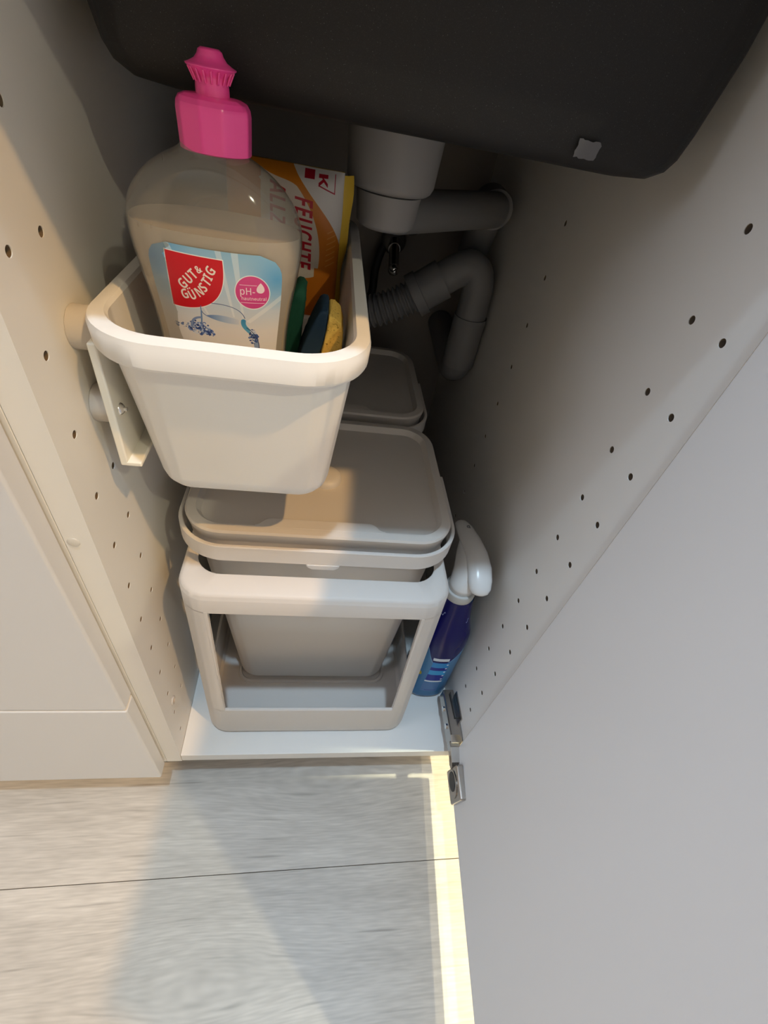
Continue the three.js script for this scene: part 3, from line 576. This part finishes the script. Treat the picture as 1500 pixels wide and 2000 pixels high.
// slab whose cross-section in x-y is given as left and right x per height; it runs from z1 back to z0
function slab(rows, z0, z1, nz = 16, nx = 6, r = 0.003) {
  const rings = [];
  const Y = []; for (let i = 0; i < rows.length - 1; i++) for (let k = 0; k < 5; k++) { const f = k / 5; Y.push(rows[i].map((v, q) => v + (rows[i + 1][q] - v) * f)); } Y.push(rows[rows.length - 1]);
  Y.forEach(([y, a, b], j) => { const e = Math.min(j, Y.length - 1 - j), ins = e === 0 ? r : e === 1 ? r * 0.25 : 0; rings.push(rrect((a + b) / 2, (z0 + z1) / 2, (b - a) / 2 - ins * 0.6, (z1 - z0) / 2 - ins, Math.min(r, (b - a) / 2 - 0.0005), y, 4)); });
  // subdivide the long sides
  const fine = rings.map(rg => { const o = []; for (let i = 0; i < rg.length; i++) { const p = rg[i], q = rg[(i + 1) % rg.length], d = p.distanceTo(q), k = 1; o.push(p); } return o; });
  const sub = rings.map(rg => { const o = []; rg.forEach((p, i) => { const q = rg[(i + 1) % rg.length]; const isLong = (i % 5 === 4); const m = isLong ? 8 : 1; for (let k = 0; k < m; k++) o.push(p.clone().lerp(q, k / m)); }); return o; });
  return loft(sub, { crease: 0 });
}
{
  const green = std(0.012, 0.105, 0.055, 0.85);
  const t = mesh('scouring_pad', rough(slab([[0.5285, 0.1085, 0.119], [0.56, 0.1100, 0.1215], [0.60, 0.1120, 0.1250], [0.62, 0.1138, 0.1268], [0.638, 0.1170, 0.1284], [0.653, 0.1212, 0.1292]], -0.120, -0.094), 0.0009, 260, 3), green);
  tag(t, 'dark green scouring pad standing between the soap bottle and the blue sponge', 'scouring pad');
}
{
  const t = thing('sponge', 'yellow sponge with dark blue scouring side in front right corner of the white tub', 'sponge');
  const sh = y => (0.63 - y) * -0.16 - 0.0012;
  const rows = a => a.map(([y, l, r]) => [y, l + sh(Math.min(y, 0.63)), r + sh(Math.min(y, 0.63))]);
  mesh('scouring_side', rough(slab(rows([[0.5285, 0.1295, 0.1435], [0.58, 0.1295, 0.1435], [0.612, 0.1300, 0.1440], [0.628, 0.1330, 0.1450], [0.640, 0.1375, 0.1458], [0.6465, 0.1408, 0.1460]]), -0.110, -0.078, 16, 6, 0.0014), 0.0004, 300, 9), std(0.008, 0.035, 0.075, 0.8), t, 'dark blue scouring layer');
  const foamTex = dataTex(256, 256, (x, y) => { const n = noise.noise(x * 0.09, y * 0.09, 3), m = noise.noise(x * 0.22, y * 0.22, 8); const k = (n > 0.28 ? -(n - 0.28) * 220 : 0) + (m > 0.4 ? -(m - 0.4) * 160 : 0) + n * 14; return [cl(255 + k), cl(214 + k), cl(108 + k * 0.7)]; });
  const fg = rough(slab(rows([[0.5285, 0.1438, 0.1565], [0.58, 0.1438, 0.1572], [0.606, 0.1442, 0.1580], [0.624, 0.1450, 0.1578], [0.634, 0.1458, 0.1566], [0.6405, 0.1460, 0.1545], [0.644, 0.1462, 0.1495]]), -0.109, -0.077, 16, 6, 0.0012), 0.0008, 420, 5);
  mesh('foam', boxUV(fg, 22), std(1, 1, 1, 0.9, { map: foamTex }), t, 'porous yellow foam');
  settle(t, 0.13, 0.5285, -0.11);
}
// ------------------------------------------------------------------ blue spray bottle
{
  const t = thing('spray_bottle', 'dark blue spray bottle with white trigger head between bin frame and right cabinet side', 'spray bottle');
  const cz = -0.088, bx = 0.3335;
  const P = [[0.0985, 0.024, 0.017], [0.0992, 0.0275, 0.0205], [0.103, 0.0295, 0.0225], [0.14, 0.0293, 0.0225], [0.19, 0.0283, 0.022], [0.225, 0.029, 0.0222], [0.248, 0.0298, 0.0225], [0.262, 0.029, 0.022], [0.277, 0.0255, 0.0205], [0.295, 0.0218, 0.0187], [0.32, 0.0188, 0.0172], [0.338, 0.0172, 0.0165], [0.343, 0.014, 0.014]];
  const pts = new THREE.CatmullRomCurve3(P.map(p => V(p[1], p[0], p[2]))).getPoints(70);
  const cxy = y => bx - Math.max(0, y - 0.2) * 0.075;
  const rr = (a, b, o = 0) => pts.filter(p => p.y >= a && p.y <= b).map(p => oval(cxy(p.y), cz, p.x + o, p.z + o, p.y, 2.4, 48));
  mesh('bottle', loft(rr(0, 1), { crease: 0 }), phys(0.03, 0.13, 0.3, 0.2, { specularIntensity: 0.5 }), t, 'blue plastic body');
  // printed sleeve
  const tex = canvasTex(1024, 1024, (c, w, h) => {
    const Y = y => (1 - (y - 0.108) / (0.336 - 0.108)) * h, X = u => u * w;
    c.fillStyle = '#07075c'; c.fillRect(0, 0, w, h);
    let g = c.createLinearGradient(0, Y(0.2), 0, Y(0.108)); g.addColorStop(0, '#4f86b4'); g.addColorStop(0.5, '#3f78ac'); g.addColorStop(1, '#276a9c');
    c.fillStyle = g; c.beginPath(); c.moveTo(0, Y(0.24)); c.bezierCurveTo(X(0.1), Y(0.25), X(0.16), Y(0.21), X(0.27), Y(0.196)); c.bezierCurveTo(X(0.33), Y(0.19), X(0.38), Y(0.24), X(0.44), Y(0.262)); c.lineTo(X(1), Y(0.262)); c.lineTo(X(1), h); c.lineTo(0, h); c.fill();
    c.strokeStyle = '#7fb4e0'; c.lineWidth = 5; c.beginPath(); c.moveTo(0, Y(0.24)); c.bezierCurveTo(X(0.1), Y(0.25), X(0.16), Y(0.21), X(0.27), Y(0.196)); c.bezierCurveTo(X(0.33), Y(0.19), X(0.38), Y(0.24), X(0.44), Y(0.262)); c.stroke();
    // panel
    c.fillStyle = '#e8eef6'; c.fillRect(X(0.215), Y(0.215), X(0.105), Y(0.208) - Y(0.215));
    c.fillStyle = '#1d2c96'; c.fillRect(X(0.205), Y(0.204), X(0.11), Y(0.154) - Y(0.204));
    c.fillStyle = '#2f8fd6'; c.fillRect(X(0.205), Y(0.203), X(0.11), Y(0.190) - Y(0.203)); c.fillStyle = '#3aa2e0'; c.fillRect(X(0.205), Y(0.182), X(0.11), Y(0.17) - Y(0.182));
    c.fillStyle = '#cfe0f2'; for (let i = 0; i < 5; i++) { c.beginPath(); c.arc(X(0.215), Y(0.198 - i * 0.01), 8, 0, 7); c.fill(); }
    c.fillStyle = '#e8eef6'; c.fillRect(X(0.2), Y(0.153), X(0.118), Y(0.1495) - Y(0.153));
    c.fillStyle = '#4f78ae'; c.fillRect(X(0.21), Y(0.147), X(0.11), Y(0.122) - Y(0.147));
    c.fillStyle = '#243a86'; c.fillRect(X(0.22), Y(0.126), X(0.07), 6);
    c.fillStyle = '#c9b23a'; c.beginPath(); c.arc(X(0.39), Y(0.165), 22, 0, 7); c.fill(); c.fillStyle = '#2e8a4e'; c.beginPath(); c.arc(X(0.4), Y(0.15), 20, 0, 7); c.fill();
    c.strokeStyle = '#b9c4ea'; c.lineWidth = 5; for (const [u, y] of [[0.37, 0.31], [0.12, 0.3]]) { c.beginPath(); c.moveTo(X(u), Y(y)); c.bezierCurveTo(X(u + 0.02), Y(y + 0.006), X(u + 0.01), Y(y - 0.01), X(u + 0.035), Y(y - 0.004)); c.stroke(); }
  });
  const sl = rr(0.108, 0.336, 0.0005);
  const g = loft(sl.map(r => [...r, r[0].clone()]), { cap0: false, cap1: false, crease: 0, closed: false });
  { const p = g.attributes.position, uv = g.attributes.uv, n = 49; for (let i = 0; i < p.count; i++) uv.setXY(i, (i % n) / (n - 1), (p.getY(i) - 0.108) / 0.228); }
  tex.wrapS = THREE.RepeatWrapping;
  mesh('sleeve', g, phys(1, 1, 1, 0.22, { map: tex, specularIntensity: 0.45 }), t, 'glossy printed sleeve');
  const nx = cxy(0.345);
  const white = phys(0.84, 0.83, 0.82, 0.25, { clearcoat: 0.3 });
  mesh('collar', lathe([[0.0165, 0], [0.0185, 0.0008], [0.0185, 0.011], [0.0172, 0.0125], [0.012, 0.013]], nx, 0.334, cz), std(0.6, 0.6, 0.58, 0.4), t, 'grey collar ring');
  const hd = [];
  // neck that rises from the collar into the head, leaning back
  hd.push(loft([oval(nx, cz, 0.0155, 0.0155, 0.3465, 2.1), oval(nx + 0.0005, cz - 0.001, 0.0152, 0.0158, 0.354, 2.1), oval(nx + 0.0022, cz - 0.008, 0.0138, 0.0185, 0.363, 2.1), oval(nx + 0.005, cz - 0.022, 0.0125, 0.026, 0.372, 2.1), oval(nx + 0.007, cz - 0.032, 0.0095, 0.026, 0.379, 2.1), oval(nx + 0.008, cz - 0.036, 0.004, 0.012, 0.3815, 2.1)], { crease: 0 }));
  mesh('spray_head', hd, white, t, 'white plastic head');
  // rounded shell of head and trigger, from the back end to the drooping front
  const C = [[0.3275, 0.376, -0.166, 0.004], [0.328, 0.3765, -0.162, 0.0085], [0.3305, 0.378, -0.150, 0.0112], [0.3335, 0.379, -0.130, 0.0132], [0.336, 0.3785, -0.110, 0.0142], [0.3368, 0.375, -0.092, 0.0147], [0.3368, 0.368, -0.079, 0.0142], [0.3365, 0.3635, -0.0715, 0.0126], [0.3362, 0.3605, -0.0675, 0.0092], [0.336, 0.359, -0.0658, 0.004]];
  const rings = C.map(([x, y, z, r], i) => {
    const a = C[Math.max(0, i - 1)], b = C[Math.min(C.length - 1, i + 1)], d = V(b[0] - a[0], b[1] - a[1], b[2] - a[2]).normalize(), sx = V(1, 0, 0), up = sx.clone().cross(d).normalize(); sx.copy(d).cross(up);
    return Array.from({ length: 28 }, (_, k) => { const q = k / 28 * Math.PI * 2; return V(x, y, z).addScaledVector(sx, Math.cos(q) * r).addScaledVector(up, Math.sin(q) * r * 0.62); });
  });
  mesh('trigger', loft(rings, { crease: 0 }), white, t, 'glossy white rounded trigger shell');
  // small grey P-shaped mark on the back of the head
  mesh('mark', [new THREE.TorusGeometry(0.0017, 0.0005, 6, 20).rotateX(-Math.PI / 2).translate(0.3322, 0.3856, -0.148), rod([0.3338, 0.3856, -0.1455], [0.3338, 0.3856, -0.1498], 0.0005, 0.0005, 6)], std(0.2, 0.2, 0.2, 0.6), t, 'small grey mark');
  settle(t, bx, 0.0985, cz);
}
renderer.render(scene, camera);
